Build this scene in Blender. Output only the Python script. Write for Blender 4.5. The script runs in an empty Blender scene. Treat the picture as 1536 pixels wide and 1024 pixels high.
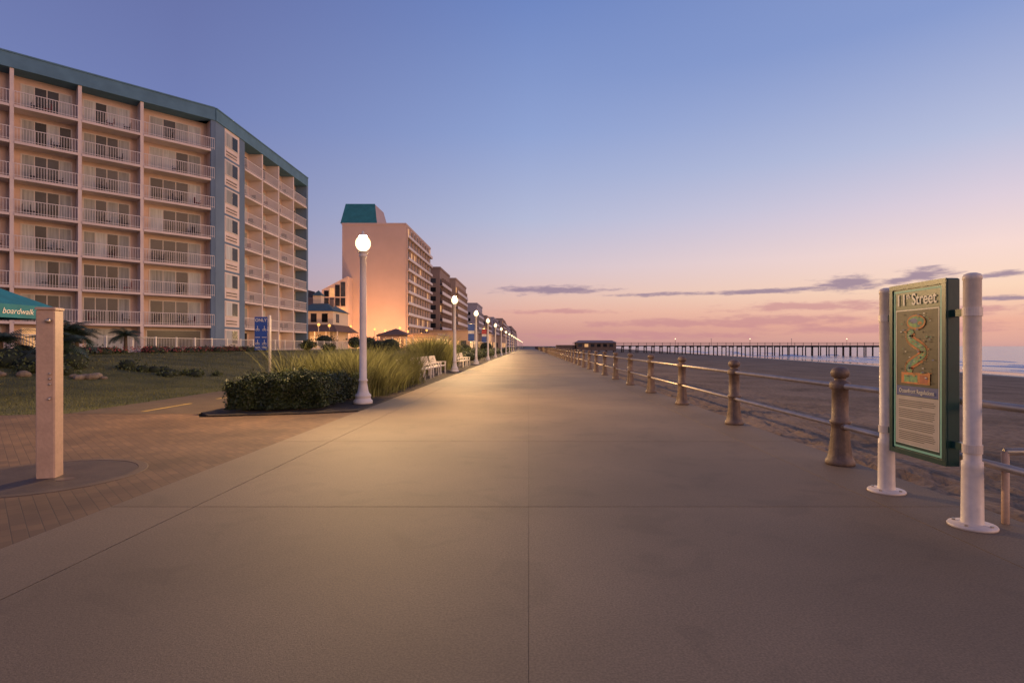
import bpy, math, random
from mathutils import noise as mnoise, Vector, Matrix
random.seed(7)
R=random.random
def U(a,b): return a+(b-a)*R()
scene=bpy.context.scene
scene.view_settings.view_transform='Standard'
scene.view_settings.look='None'
scene.view_settings.exposure=0
def lin(c): 
    c=c/255.0
    return c/12.92 if c<=0.04045 else ((c+0.055)/1.055)**2.4
def S(r,g,b): return (lin(r),lin(g),lin(b),1)

# ---------------------------------------------------------------- materials
def nodes_of(m):
    m.use_nodes=True
    nt=m.node_tree
    return nt, nt.nodes['Principled BSDF']
def mat(name,col,rough=0.7,var=0.15,scale=3.0,bump=0.0,bscale=40,metal=0.0,island=0.0,emit=None,estr=0,stretch=(1,1,1),spec=0.5,tint=None,bdist=.02,speck=0,sscale=200,detail=3,stain=0):
    m=bpy.data.materials.new(name)
    nt,b=nodes_of(m)
    N=nt.nodes.new; L=nt.links.new
    b.inputs['Roughness'].default_value=rough
    b.inputs['Metallic'].default_value=metal
    b.inputs['Specular IOR Level'].default_value=spec
    tc=N('ShaderNodeTexCoord')
    mp=N('ShaderNodeMapping'); mp.inputs['Scale'].default_value=stretch
    L(tc.outputs['Object'],mp.inputs['Vector'])
    nz=N('ShaderNodeTexNoise'); nz.inputs['Scale'].default_value=scale; nz.inputs['Detail'].default_value=detail
    L(mp.outputs[0],nz.inputs['Vector'])
    mr=N('ShaderNodeMapRange'); mr.inputs['From Min'].default_value=0.3; mr.inputs['From Max'].default_value=0.7
    L(nz.outputs['Fac'],mr.inputs['Value'])
    mx=N('ShaderNodeMix'); mx.data_type='RGBA'
    t=tint or col
    mx.inputs[6].default_value=(col[0]*(1-var),col[1]*(1-var),col[2]*(1-var),1)
    mx.inputs[7].default_value=(min(1,t[0]*(1+var)),min(1,t[1]*(1+var)),min(1,t[2]*(1+var)),1)
    L(mr.outputs[0],mx.inputs[0])
    out=mx.outputs[2]
    def scaled(out,fac):
        vm=N('ShaderNodeVectorMath'); vm.operation='SCALE'
        L(out,vm.inputs[0]); L(fac,vm.inputs['Scale']); return vm.outputs[0]
    if island>0:
        g=N('ShaderNodeNewGeometry')
        m2=N('ShaderNodeMapRange'); m2.inputs['To Min'].default_value=1-island; m2.inputs['To Max'].default_value=1+island
        L(g.outputs['Random Per Island'],m2.inputs['Value'])
        out=scaled(out,m2.outputs[0])
    def layer(out,sc,amt,lo,hi,det,dist=0):
        ns=N('ShaderNodeTexNoise'); ns.inputs['Scale'].default_value=sc; ns.inputs['Detail'].default_value=det; ns.inputs['Distortion'].default_value=dist
        L(mp.outputs[0],ns.inputs['Vector'])
        m4=N('ShaderNodeMapRange'); m4.inputs['From Min'].default_value=lo; m4.inputs['From Max'].default_value=hi; m4.inputs['To Min'].default_value=1-amt; m4.inputs['To Max'].default_value=1+amt*(0 if dist else 1)
        L(ns.outputs['Fac'],m4.inputs['Value']); return scaled(out,m4.outputs[0])
    if speck>0: out=layer(out,sscale,speck,.3,.7,2)
    if stain>0: out=layer(out,1.6,stain,.34,.44,6,1.2)
    L(out,b.inputs['Base Color'])
    if bump>0:
        n2=N('ShaderNodeTexNoise'); n2.inputs['Scale'].default_value=bscale; n2.inputs['Detail'].default_value=3
        L(mp.outputs[0],n2.inputs['Vector'])
        bp=N('ShaderNodeBump'); bp.inputs['Strength'].default_value=bump; bp.inputs['Distance'].default_value=bdist
        L(n2.outputs['Fac'],bp.inputs['Height']); L(bp.outputs[0],b.inputs['Normal'])
    if emit:
        b.inputs['Emission Color'].default_value=emit
        b.inputs['Emission Strength'].default_value=estr
        m.cycles.emission_sampling='NONE'
    return m

# ---------------------------------------------------------------- mesh builder
class MB:
    def __init__(s): s.v=[];s.f=[];s.m=[];s.s=[];s.mats=[];s.T=None
    def mi(s,m):
        if m not in s.mats: s.mats.append(m)
        return s.mats.index(m)
    def add(s,vs,fs,m,smooth=False):
        b=len(s.v); i=s.mi(m)
        if s.T: vs=[s.T(*p) for p in vs]
        s.v.extend(vs)
        for f in fs:
            s.f.append(tuple(b+k for k in f)); s.m.append(i); s.s.append(smooth)
    def box(s,x0,x1,y0,y1,z0,z1,m):
        s.add([(x0,y0,z0),(x1,y0,z0),(x1,y1,z0),(x0,y1,z0),(x0,y0,z1),(x1,y0,z1),(x1,y1,z1),(x0,y1,z1)],
              [(0,3,2,1),(4,5,6,7),(0,1,5,4),(1,2,6,5),(2,3,7,6),(3,0,4,7)],m)
    def bbox(s,x0,x1,y0,y1,z0,z1,m,c=0.01):
        P=[(x0+c,y0),(x1-c,y0),(x1,y0+c),(x1,y1-c),(x1-c,y1),(x0+c,y1),(x0,y1-c),(x0,y0+c)]
        q=lambda a,mid:a+(c if a<mid else -c)
        cx,cy=(x0+x1)/2,(y0+y1)/2
        Q=[(q(x,cx),q(y,cy)) for x,y in P]
        vs=[(x,y,z0) for x,y in P]+[(x,y,z1-c) for x,y in P]+[(x,y,z1) for x,y in Q]
        fs=[tuple(range(7,-1,-1)),tuple(range(16,24))]
        for k in range(8):
            k2=(k+1)%8
            fs.append((k,k2,8+k2,8+k)); fs.append((8+k,8+k2,16+k2,16+k))
        s.add(vs,fs,m)
    def lathe(s,prof,cx,cy,m,segs=20,smooth=True,flute=0,fz=(0,0)):
        vs=[];fs=[]
        for r,z in prof:
            for k in range(segs):
                a=2*math.pi*k/segs
                rr=r
                if flute and fz[0]<=z<=fz[1] and k%2: rr=r*(1-flute)
                vs.append((cx+rr*math.cos(a),cy+rr*math.sin(a),z))
        n=len(prof)
        for i in range(n-1):
            for k in range(segs):
                k2=(k+1)%segs
                fs.append((i*segs+k,i*segs+k2,(i+1)*segs+k2,(i+1)*segs+k))
        fs.append(tuple(range(segs-1,-1,-1))); fs.append(tuple((n-1)*segs+k for k in range(segs)))
        s.add(vs,fs,m,smooth)
    def tube(s,p0,p1,r,m,segs=10,r1=None):
        p0=Vector(p0);p1=Vector(p1);d=(p1-p0).normalized()
        a=d.cross(Vector((0,0,1))) 
        if a.length<1e-3: a=Vector((1,0,0))
        a.normalize(); b=d.cross(a)
        r1=r if r1 is None else r1
        vs=[];
        for p,rr in ((p0,r),(p1,r1)):
            for k in range(segs):
                t=2*math.pi*k/segs
                vs.append(tuple(p+a*math.cos(t)*rr+b*math.sin(t)*rr))
        fs=[(k,(k+1)%segs,segs+(k+1)%segs,segs+k) for k in range(segs)]
        fs+= [tuple(range(segs-1,-1,-1)),tuple(range(segs,2*segs))]
        s.add(vs,fs,m,True)
    def sphere(s,c,r,m,u=16,v=10,sz=1.0):
        vs=[(c[0],c[1],c[2]-r*sz)];fs=[]
        for i in range(1,v):
            t=math.pi*i/v
            for k in range(u):
                a=2*math.pi*k/u
                vs.append((c[0]+r*math.sin(t)*math.cos(a),c[1]+r*math.sin(t)*math.sin(a),c[2]-r*sz*math.cos(t)))
        vs.append((c[0],c[1],c[2]+r*sz))
        for k in range(u): fs.append((0,1+(k+1)%u,1+k))
        for i in range(v-2):
            for k in range(u):
                a=1+i*u+k;b=1+i*u+(k+1)%u
                fs.append((a,b,b+u,a+u))
        t=1+(v-2)*u
        for k in range(u): fs.append((t+k,t+(k+1)%u,len(vs)-1))
        s.add(vs,fs,m,True)
    def prism(s,pts,z0,z1,m):
        n=len(pts)
        vs=[(x,y,z0) for x,y in pts]+[(x,y,z1) for x,y in pts]
        fs=[tuple(range(n-1,-1,-1)),tuple(range(n,2*n))]+[(k,(k+1)%n,n+(k+1)%n,n+k) for k in range(n)]
        s.add(vs,fs,m)
    def obj(s,name,parent=None,loc=(0,0,0)):
        me=bpy.data.meshes.new(name)
        me.from_pydata(s.v,[],s.f)
        for m in s.mats: me.materials.append(m)
        me.polygons.foreach_set('material_index',s.m)
        me.polygons.foreach_set('use_smooth',s.s)
        me.update()
        o=bpy.data.objects.new(name,me); scene.collection.objects.link(o)
        o.location=loc
        if parent: o.parent=parent
        return o
def inst(o,name,loc,rotz=0,scale=1):
    p=bpy.data.objects.new(name,o.data); scene.collection.objects.link(p)
    p.location=loc; p.rotation_euler=(0,0,rotz); p.scale=(scale,)*3
    return p
def empty(name):
    e=bpy.data.objects.new(name,None); scene.collection.objects.link(e); return e
def smooth(a,b,x):
    t=max(0,min(1,(x-a)/(b-a))); return t*t*(3-2*t)

# ---------------------------------------------------------------- world
w=bpy.data.worlds.new("World"); scene.world=w; w.use_nodes=True
w.cycles.sampling_method='MANUAL'; w.cycles.sample_map_resolution=256
nt=w.node_tree; N=nt.nodes.new; L=nt.links.new
bg=nt.nodes['Background']
tc=N('ShaderNodeTexCoord')
sx=N('ShaderNodeSeparateXYZ'); L(tc.outputs['Generated'],sx.inputs[0])
def M(op,a,b=None,c=None,clamp=False):
    n=N('ShaderNodeMath'); n.operation=op; n.use_clamp=clamp
    for i,x in enumerate((a,b,c)):
        if x is None: continue
        if isinstance(x,(int,float)): n.inputs[i].default_value=x
        else: L(x,n.inputs[i])
    return n.outputs[0]
X_,Y_,Z_=sx.outputs
DEG=180/math.pi
el=M('MULTIPLY',M('ARCSINE',Z_),DEG)
az=M('MULTIPLY',M('ARCTAN2',X_,Y_),DEG)
elr=M('SQRT',M('DIVIDE',M('MAXIMUM',el,0.0),90))
def ramp(stops):
    r=N('ShaderNodeValToRGB'); cr=r.color_ramp
    while len(cr.elements)<len(stops): cr.elements.new(0.5)
    for e,(d,c) in zip(cr.elements,stops):
        e.position=math.sqrt(d/90); e.color=S(*c)
    L(elr,r.inputs[0]); return r.outputs[0]
rl=ramp([(0,(190,148,148)),(3,(188,152,158)),(6.4,(166,152,176)),(10.8,(142,146,186)),(20,(115,128,182)),(30,(102,113,168)),(90,(84,92,146))])
rc=ramp([(0,(184,138,140)),(1.6,(208,154,146)),(3.4,(230,176,160)),(5,(230,190,178)),(8.1,(214,196,206)),(12.8,(182,188,217)),(21,(145,164,212)),(32,(112,136,196)),(90,(88,100,158))])
rr=ramp([(0,(206,158,154)),(2.1,(238,178,158)),(4.8,(253,216,190)),(8.1,(249,219,212)),(11.8,(224,208,221)),(16.9,(185,192,222)),(26,(136,156,208)),(90,(90,104,162))])
def mixc(f,a,b):
    m=N('ShaderNodeMix'); m.data_type='RGBA'
    if isinstance(f,(int,float)): m.inputs[0].default_value=f
    else: L(f,m.inputs[0])
    for i,x in ((6,a),(7,b)):
        if isinstance(x,tuple): m.inputs[i].default_value=x
        else: L(x,m.inputs[i])
    return m.outputs[2]
def MR(v,a,b,c=0,d=1,sm=True):
    m=N('ShaderNodeMapRange'); m.interpolation_type='SMOOTHSTEP' if sm else 'LINEAR'
    L(v,m.inputs['Value'])
    for k,x in (('From Min',a),('From Max',b),('To Min',c),('To Max',d)): m.inputs[k].default_value=x
    return m.outputs[0]
col=mixc(MR(az,-32,0,sm=False),rl,rc)
col=mixc(MR(az,0,40,sm=False),col,rr)
col=mixc(MR(az,125,180),col,rl)
cv=N('ShaderNodeCombineXYZ'); L(az,cv.inputs[0]); L(el,cv.inputs[1])
cs=N('ShaderNodeVectorMath'); cs.operation='MULTIPLY'; L(cv.outputs[0],cs.inputs[0]); cs.inputs[1].default_value=(.35,1.7,1)
nz=N('ShaderNodeTexNoise'); nz.inputs['Scale'].default_value=1.0; nz.inputs['Detail'].default_value=6; nz.inputs['Roughness'].default_value=0.66
L(cs.outputs[0],nz.inputs['Vector'])
nf=M('MULTIPLY',M('SUBTRACT',nz.outputs['Fac'],0.5),2.8)
def blobs(bl):
    t=None
    for (x,y,hw,hh,bias) in bl:
        a=math.atan((x-793)/830); e=math.atan((519-y)/830*math.cos(a))*DEG; k=math.cos(a)**2
        sa=hw/830*DEG*k*1.15; se=hh/830*DEG*math.cos(a)*1.5; a*=DEG
        m=N('ShaderNodeVectorMath'); m.operation='MULTIPLY_ADD'; L(cv.outputs[0],m.inputs[0]); m.inputs[1].default_value=(1/sa,1/se,0); m.inputs[2].default_value=(-a/sa,-e/se,bias)
        l=N('ShaderNodeVectorMath'); l.operation='LENGTH'; L(m.outputs[0],l.inputs[0])
        t=l.outputs['Value'] if t is None else M('MINIMUM',t,l.outputs['Value'])
    return M('ADD',t,nf)
dk=blobs([(825,435,90,5,0),(1275,426,52,10,0),(1160,436,140,3.4,.2),(1000,441,90,2.4,.35),(1388,411,50,8,0),(1345,421,28,5,.1),(1508,411,40,4,.1),(1505,447,70,3.4,.5)])
pk=blobs([(1230,459,150,6,.1),(990,484,120,5,.1),(1160,482,140,8,.1),(1440,466,130,7,.2),(840,467,90,3,.3),(1350,493,200,7,.2),(960,503,220,5,.3)])
col=mixc(MR(pk,1.1,.25,0,.7),col,S(200,142,148))
col=mixc(MR(dk,1.1,.25,0,.85),col,S(146,124,150))
gl=M('MULTIPLY',M('MULTIPLY',MR(az,44,85),MR(az,155,105)),MR(el,26,0))
col=mixc(M('MULTIPLY',gl,.9),col,(2.2,1.15,.66,1))
sky=N('ShaderNodeTexSky'); sky.sky_type='NISHITA'; sky.sun_disc=False
sky.sun_elevation=math.radians(2.0); sky.sun_rotation=math.radians(100)
sc=N('ShaderNodeVectorMath'); sc.operation='SCALE'; L(sky.outputs[0],sc.inputs[0]); sc.inputs['Scale'].default_value=0.01
ad=N('ShaderNodeVectorMath'); ad.operation='ADD'; L(col,ad.inputs[0]); L(sc.outputs[0],ad.inputs[1])
L(ad.outputs[0],bg.inputs['Color']); bg.inputs['Strength'].default_value=0.97

sl=bpy.data.lights.new('sun','SUN'); sl.energy=0.6; sl.angle=math.radians(16); sl.color=(1,.55,.36)
so=bpy.data.objects.new('sun',sl); scene.collection.objects.link(so)
dirv=Vector((-0.80,0.52,-0.15)); so.rotation_euler=dirv.to_track_quat('-Z','Y').to_euler()

# ---------------------------------------------------------------- camera
cam=bpy.data.cameras.new('camera'); co=bpy.data.objects.new('camera',cam); scene.collection.objects.link(co)
co.location=(0,0,1.5); co.rotation_euler=(math.pi/2,0,0)
cam.sensor_width=36; cam.lens=36*830/1536; cam.shift_x=-25/1536; cam.shift_y=7/1536; cam.clip_end=60000; cam.clip_start=.05
scene.camera=co

# ---------------------------------------------------------------- ground
concrete=mat('concrete',(.195,.137,.083,1),.72,.20,.42,.35,160,island=.05,speck=.22,sscale=85,bdist=.005,spec=.4,detail=6,stain=.10)
pav=bpy.data.materials.new('brick_pavers'); nt2,b2=nodes_of(pav)
N2=nt2.nodes.new;L2=nt2.links.new
t2=N2('ShaderNodeTexCoord'); br=N2('ShaderNodeTexBrick')
br.inputs['Scale'].default_value=1; br.inputs['Brick Width'].default_value=.2; br.inputs['Row Height'].default_value=.1
br.inputs['Mortar Size'].default_value=.004; br.inputs['Color1'].default_value=(.185,.105,.052,1); br.inputs['Color2'].default_value=(.135,.078,.042,1); br.inputs['Mortar'].default_value=(.095,.06,.036,1)
mp2=N2('ShaderNodeMapping'); mp2.inputs['Rotation'].default_value=(0,0,math.radians(45)); L2(t2.outputs['Object'],mp2.inputs[0]); L2(mp2.outputs[0],br.inputs['Vector'])
n3=N2('ShaderNodeTexNoise'); n3.inputs['Scale'].default_value=.8; n3.inputs['Detail'].default_value=5; L2(t2.outputs['Object'],n3.inputs['Vector'])
m3=N2('ShaderNodeMapRange'); m3.inputs['From Min'].default_value=.3;m3.inputs['From Max'].default_value=.7;m3.inputs['To Min'].default_value=.7;m3.inputs['To Max'].default_value=1.35; L2(n3.outputs['Fac'],m3.inputs[0])
v3=N2('ShaderNodeVectorMath'); v3.operation='SCALE'; L2(br.outputs['Color'],v3.inputs[0]); L2(m3.outputs[0],v3.inputs['Scale']); L2(v3.outputs[0],b2.inputs['Base Color'])
bp=N2('ShaderNodeBump'); bp.inputs['Strength'].default_value=.5; bp.inputs['Distance'].default_value=.005; bp.invert=True; L2(br.outputs['Fac'],bp.inputs['Height']); L2(bp.outputs[0],b2.inputs['Normal'])
b2.inputs['Roughness'].default_value=.85

lawnm=mat('lawn_grass',(.045,.055,.012,1),.9,.35,.5,.8,60,tint=(.09,.082,.02,1),speck=.3,sscale=20)
bladem=mat('grass_blade',(.07,.085,.018,1),.7,.25,.8,island=.45,tint=(.12,.11,.027,1))
tallm=mat('tall_grass_blade',(.13,.13,.038,1),.7,.35,.5,island=.5)
hedgem=mat('hedge_leaf',(.04,.055,.015,1),.55,.3,3,island=.6)
shrubm=mat('shrub_leaf',(.05,.065,.018,1),.6,.3,2,island=.5)
palmm=mat('palm_leaf',(.03,.05,.02,1),.5,.2,2,island=.4)
soil=mat('mulch',(.05,.034,.02,1),.95,.4,8,.8,50)
asph=mat('asphalt',(.11,.075,.045,1),.9,.15,2,.4,120)
yellow=mat('yellow_line_paint',(.42,.28,.06,1),.7,.3,5)
white=mat('white_paint',(.74,.66,.57,1),.45,.06,3,.05,30,speck=.04,sscale=30)
postw=mat('post_white_paint',(.72,.60,.50,1),.45,.08,3,.05,30,speck=.06,sscale=22)
cream=mat('cream_paint',(.50,.33,.225,1),.55,.1,5,.1,60,speck=.06,sscale=30)
bronze=mat('bronze_paint',(.16,.105,.075,1),.55,.25,8,.2,50,metal=.15,speck=.12,sscale=40)
steel=mat('galvanised_pipe',(.52,.44,.35,1),.38,.15,5,.05,60,metal=.7)
grout=mat('joint_filler',(.085,.06,.038,1),.95,.2,5)

def ghgt(x,y):
    h=1.1*smooth(11,27,-x)*smooth(12,26,y)
    return h-0.02
g=MB()
xs=[-9000,-3000,-800,-300,-120,-70]+[-50+i*1.0 for i in range(0,55)]+[4.05]
ys=[-3000,-300,-50]+[-8+i*2 for i in range(0,60)]+[130,200,400,1000,3000,12000]
vs=[];fs=[]
for y in ys:
    for x in xs: vs.append((x,y,ghgt(x,y)-0.02+(0.0 if x>-10 else 0.015)))
nx=len(xs)
for j in range(len(ys)-1):
    for i in range(nx-1): fs.append((j*nx+i,j*nx+i+1,(j+1)*nx+i+1,(j+1)*nx+i))
g.add(vs,fs,lawnm,True); ground=g.obj('lawn_ground')

bw=MB()
lanes=[(-3.86,-3.08),(-3.08,0),(0,3.3),(3.3,4.15)]
yj=[-6.0,-2.2,1.5,5.1,8.6,12.2,15.95]
while yj[-1]<900: yj.append(yj[-1]+3.65 if yj[-1]<150 else yj[-1]+36)
bw.box(-3.84,4.13,-6,yj[-1],-.6,.017,grout)
for li,(a,b) in enumerate(lanes):
    ga=.0011 if li in (2,) else .0045; gb_=.0011 if li in (1,) else .0045
    for j in range(len(yj)-1):
        gy0=.006 if j in (3,4,6) or j%2==0 else .0015
        gy1=.006 if (j+1) in (3,4,6) or (j+1)%2==0 else .0015
        bw.box(a+ga,b-gb_,yj[j]+gy0,yj[j+1]-gy1,-.01,.022,concrete)
bw.obj('boardwalk')

pv=MB()
edge=[(-3.862,-6),(-3.862,12.6),(-4.6,12.2),(-6.9,11.6),(-7.3,12.2),(-10.3,12.2),(-12,11.8),(-20,11.3),(-30,11.0),(-30,-6)]
pv.prism(edge,-.15,.008,pav); pv.obj('brick_plaza')
bk=MB(); bk.box(-10.2,-7.3,12.21,120,-.1,.012,asph); bk.obj('bike_path')
yl=MB()
for k in range(20): yl.box(-8.83,-8.75,12.6+k*3.0,14.4+k*3.0,.012,.016,yellow)
yl.obj('bike_path_marking')
mu=MB(); mu.prism([(-3.863,12.7),(-4.6,12.25),(-6.8,11.75),(-7.28,12.3),(-7.28,120),(-3.863,120)],-.1,.03,soil); mu.obj('planting_bed')

# shower post + pad
sp=MB()
pad=mat('wet_concrete',(.09,.06,.04,1),.6,.25,3,.3,90,speck=.15,sscale=40)
padr=mat('pad_rim',(.13,.085,.055,1),.8,.2,3,.3,90)
sp.lathe([(.98,.0),(.98,.012),(.97,.016),(0.88,.016),(.87,.010)],-5.55,6.35,padr,56,False)
sp.lathe([(.869,.0),(.869,.0125)],-5.55,6.35,pad,56,False)
sp.lathe([(.09,.0126),(.09,.0156)],-5.2,6.2,bronze,16,False)
sp.obj('shower_pad')
sp=MB()
W=.092
sp.bbox(-W,W,-W,W,0.01,1.91,cream,.012)
sp.bbox(-W-.008,W+.008,-W-.008,W+.008,1.9105,1.94,cream,.01)
sp.tube((.055,-W,1.79),(.055,-W-.04,1.80),.016,steel); sp.tube((.055,-W-.04,1.80),(.055,-W-.06,1.77),.018,steel,r1=.028)
sp.box(.035,.075,-W-.004,-W-.0005,1.02,1.24,cream)
for z in (1.19,1.13,1.07): sp.tube((.055,-W,z),(.055,-W-.025,z),.012,steel)
sp.tube((.055,-W,.92),(.055,-W-.04,.90),.012,steel)
o=sp.obj('beach_shower_post'); o.location=(-5.47,6.32,0); o.rotation_euler=(0,0,math.radians(14))

# ---------------------------------------------------------------- beach and sea
def shore(y):
    pts=[(-500,52),(40,60),(78,65),(121,71),(264,84),(600,115),(3000,340),(12000,1200)]
    for (a,b),(c,d) in zip(pts,pts[1:]):
        if y<=c: return b+(d-b)*(y-a)/(c-a)
    return pts[-1][1]
SEA=-2.0
sand=mat('dry_sand',(.235,.155,.092,1),.95,.18,.35,.8,8,tint=(.275,.185,.115,1),bdist=.06,speck=.18,sscale=9)
bx=[0]; d=.05
while bx[-1]<130: bx.append(bx[-1]+d); d*=1.026
by=[-40,-10,0,1.5]; d=.06
while by[-1]<12000:
    by.append(by[-1]+d); d*=1.0155 if by[-1]<60 else 1.06
dents=[]
for i in range(3400):
    dents.append((4.3+abs(random.gauss(0,5)),U(1,34),U(.10,.18),U(.025,.055)))
grid={}
for dd in dents:
    grid.setdefault((int(dd[0]*2),int(dd[1]*2)),[]).append(dd)
verts=[];wet=[]
for y in by:
    sh=shore(y); k=(sh-4.15)/70.0
    for u in bx:
        x=4.14+u*(1 if u<6 else 1+(k-1)*smooth(6,60,u))
        if u>100: x=max(x,sh+ (u-100)*2)
        ds=sh-x
        z=-.14-.25*smooth(0,8,u)-.5*smooth(5,45,u)
        z=z+(SEA+.0-z)*smooth(45,0,ds) if ds>0 else SEA-0.05*(-ds)
        if ds>12 and y<90:
            amp=smooth(75,6,math.hypot(x-4,y))
            n1=mnoise.noise(Vector((x*.5,y*.5,0)))*.07
            n2=mnoise.noise(Vector((x*2.1,y*2.1,3.1)))*.035
            z+=(n1+n2)*max(.3,amp)*smooth(0,.5,u)
            if y<36:
                gx,gy=int(x*2),int(y*2)
                dz=0
                for ax in (-1,0,1):
                    for ay in (-1,0,1):
                        for dd in grid.get((gx+ax,gy+ay),()):
                            r=math.hypot((x-dd[0])*1.25,(y-dd[1])*.8)/dd[2]
                            if r<1.6: dz+= dd[3]*(-(1-smooth(.2,1.1,r))+.3*math.exp(-((r-1.2)/.2)**2))
                z+=max(-.07,dz)
        verts.append((x,y,z)); wet.append(smooth(13,5,ds))
faces=[];n=len(bx)
for j in range(len(by)-1):
    for i in range(n-1): faces.append((j*n+i,j*n+i+1,(j+1)*n+i+1,(j+1)*n+i))
b=MB(); b.add(verts,faces,sand,True); beach=b.obj('beach_sand')
at=beach.data.attributes.new('wet','FLOAT','POINT'); at.data.foreach_set('value',wet)
nt3=sand.node_tree; bs=nt3.nodes['Principled BSDF']
an=nt3.nodes.new('ShaderNodeAttribute'); an.attribute_name='wet'
lk=[l for l in nt3.links if l.to_socket==bs.inputs['Base Color']][0]; src=lk.from_socket
mxx=nt3.nodes.new('ShaderNodeMix'); mxx.data_type='RGBA'; nt3.links.new(an.outputs['Fac'],mxx.inputs[0]); nt3.links.new(src,mxx.inputs[6]); mxx.inputs[7].default_value=(.10,.07,.055,1)
nt3.links.new(mxx.outputs[2],bs.inputs['Base Color'])
for nm_,a_,b_ in (('Roughness',.95,.12),('Specular IOR Level',.2,.6)):
    rm=nt3.nodes.new('ShaderNodeMapRange'); rm.inputs['To Min'].default_value=a_; rm.inputs['To Max'].default_value=b_; nt3.links.new(an.outputs['Fac'],rm.inputs[0]); nt3.links.new(rm.outputs[0],bs.inputs[nm_])
bpn=[n_ for n_ in nt3.nodes if n_.type=='BUMP'][0]
rm=nt3.nodes.new('ShaderNodeMapRange'); rm.inputs['To Min'].default_value=.8; rm.inputs['To Max'].default_value=.03; nt3.links.new(an.outputs['Fac'],rm.inputs[0]); nt3.links.new(rm.outputs[0],bpn.inputs['Strength'])

seam=bpy.data.materials.new('sea_water'); nt4,b4=nodes_of(seam)
b4.inputs['Base Color'].default_value=(.22,.27,.36,1); b4.inputs['Roughness'].default_value=.18; b4.inputs['IOR'].default_value=1.6
t4=nt4.nodes.new('ShaderNodeTexCoord'); mp4=nt4.nodes.new('ShaderNodeMapping'); mp4.inputs['Scale'].default_value=(.22,.05,1); n5=nt4.nodes.new('ShaderNodeTexNoise'); n5.inputs['Scale'].default_value=1; n5.inputs['Detail'].default_value=6; n5.inputs['Roughness'].default_value=.6
nt4.links.new(t4.outputs['Object'],mp4.inputs[0]); nt4.links.new(mp4.outputs[0],n5.inputs['Vector'])
bp4=nt4.nodes.new('ShaderNodeBump'); bp4.inputs['Strength'].default_value=.9; bp4.inputs['Distance'].default_value=.6; nt4.links.new(n5.outputs['Fac'],bp4.inputs['Height']); nt4.links.new(bp4.outputs[0],b4.inputs['Normal'])
s_=MB()
s_.add([(40,-3000,SEA),(30000,-3000,SEA),(30000,30000,SEA),(40,30000,SEA)],[(0,1,2,3)],seam); s_.obj('sea_water')
foam=mat('foam',(.75,.73,.74,1),.6,.1,3)
fm=MB()
for (off,wd,amp,seed,hh) in ((.6,1.4,1.4,0,.03),(6,1.5,2.5,5,.18),(12,1.6,3.,9,.28),(21,1.8,3.5,14,.3),(34,1.6,4,20,.3)):
    y=20.0; prev=None
    while y<460:
        a=off+shore(y)+mnoise.noise(Vector((y*.03,seed,0)))*amp*2+mnoise.noise(Vector((y*.2,seed,2)))*.5
        act=max(0.0,.35+1.5*mnoise.noise(Vector((y*.05,seed,7))))
        wd2=wd*max(.05,act); hz_=hh*min(1,act)
        cur=((a-.6,y,SEA+.01),(a,y,SEA+.02+hz_),(a+wd2*.6,y,SEA+.02+hz_*.7),(a+wd2+1,y,SEA+.01))
        if prev:
            fm.add([prev[0],prev[1],cur[1],cur[0]],[(0,1,2,3)],foam if act>.25 else seam)
            fm.add([prev[1],prev[2],cur[2],cur[1]],[(0,1,2,3)],foam if act>.1 else seam)
            fm.add([prev[2],prev[3],cur[3],cur[2]],[(0,1,2,3)],seam,True)
        prev=cur; y+=2
fm.obj('surf_waves')

# ---------------------------------------------------------------- beach railing
rail=empty('beach_railing')
post=MB()
prof=[(.165,0),(.17,.02),(.168,.05),(.145,.08),(.135,.13),(.125,.2),(.112,.32),(.102,.44),(.098,.50),(.118,.515),(.118,.55),(.098,.565),(.094,.75),(.092,.93),(.115,.945),(.12,.965),(.12,1.0),(.11,1.035),(.075,1.05),(.062,1.065),(.07,1.08),(.098,1.10),(.108,1.14),(.10,1.175),(.075,1.205),(.035,1.222),(.005,1.226)]
post.lathe(prof,0,0,bronze,32,True,flute=.14,fz=(.1,.46))
posto=post.obj('railing_post',rail); posto.location=(3.9,6.93,.022)
k=1; Ys=[6.93]
while True:
    y=6.93+3.57*k
    if y>330: break
    q=inst(posto,'railing_post',(3.9,y,.022),U(0,3)); q.parent=rail; Ys.append(y); k+=1
q=inst(posto,'railing_post',(3.9,3.36,.022)); q.parent=rail
q=inst(posto,'railing_post',(3.9,-.21,.022)); q.parent=rail
rb=MB()
for z in (1.005,.505):
    rb.tube((3.9,-.2,z),(3.9,330,z),.033,steel,12)
for y in [3.36]+Ys[:12]:
    for z in (1.005,.505):
        rb.tube((3.9,y-.135,z),(3.9,y+.135,z),.045,bronze,12)
rb.obj('rails',rail)
st=MB()
st.tube((3.98,4.62,-.3),(3.98,4.62,.62),.028,cream,10)
st.tube((3.98,4.62,.62),(7.2,4.62,.62),.03,steel,10)
st.tube((7.2,4.62,.62),(7.2,4.62,-.6),.028,steel,10)
st.tube((5.6,4.62,.62),(5.6,4.62,-.6),.028,steel,10)
st.obj('ramp_handrail')

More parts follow.
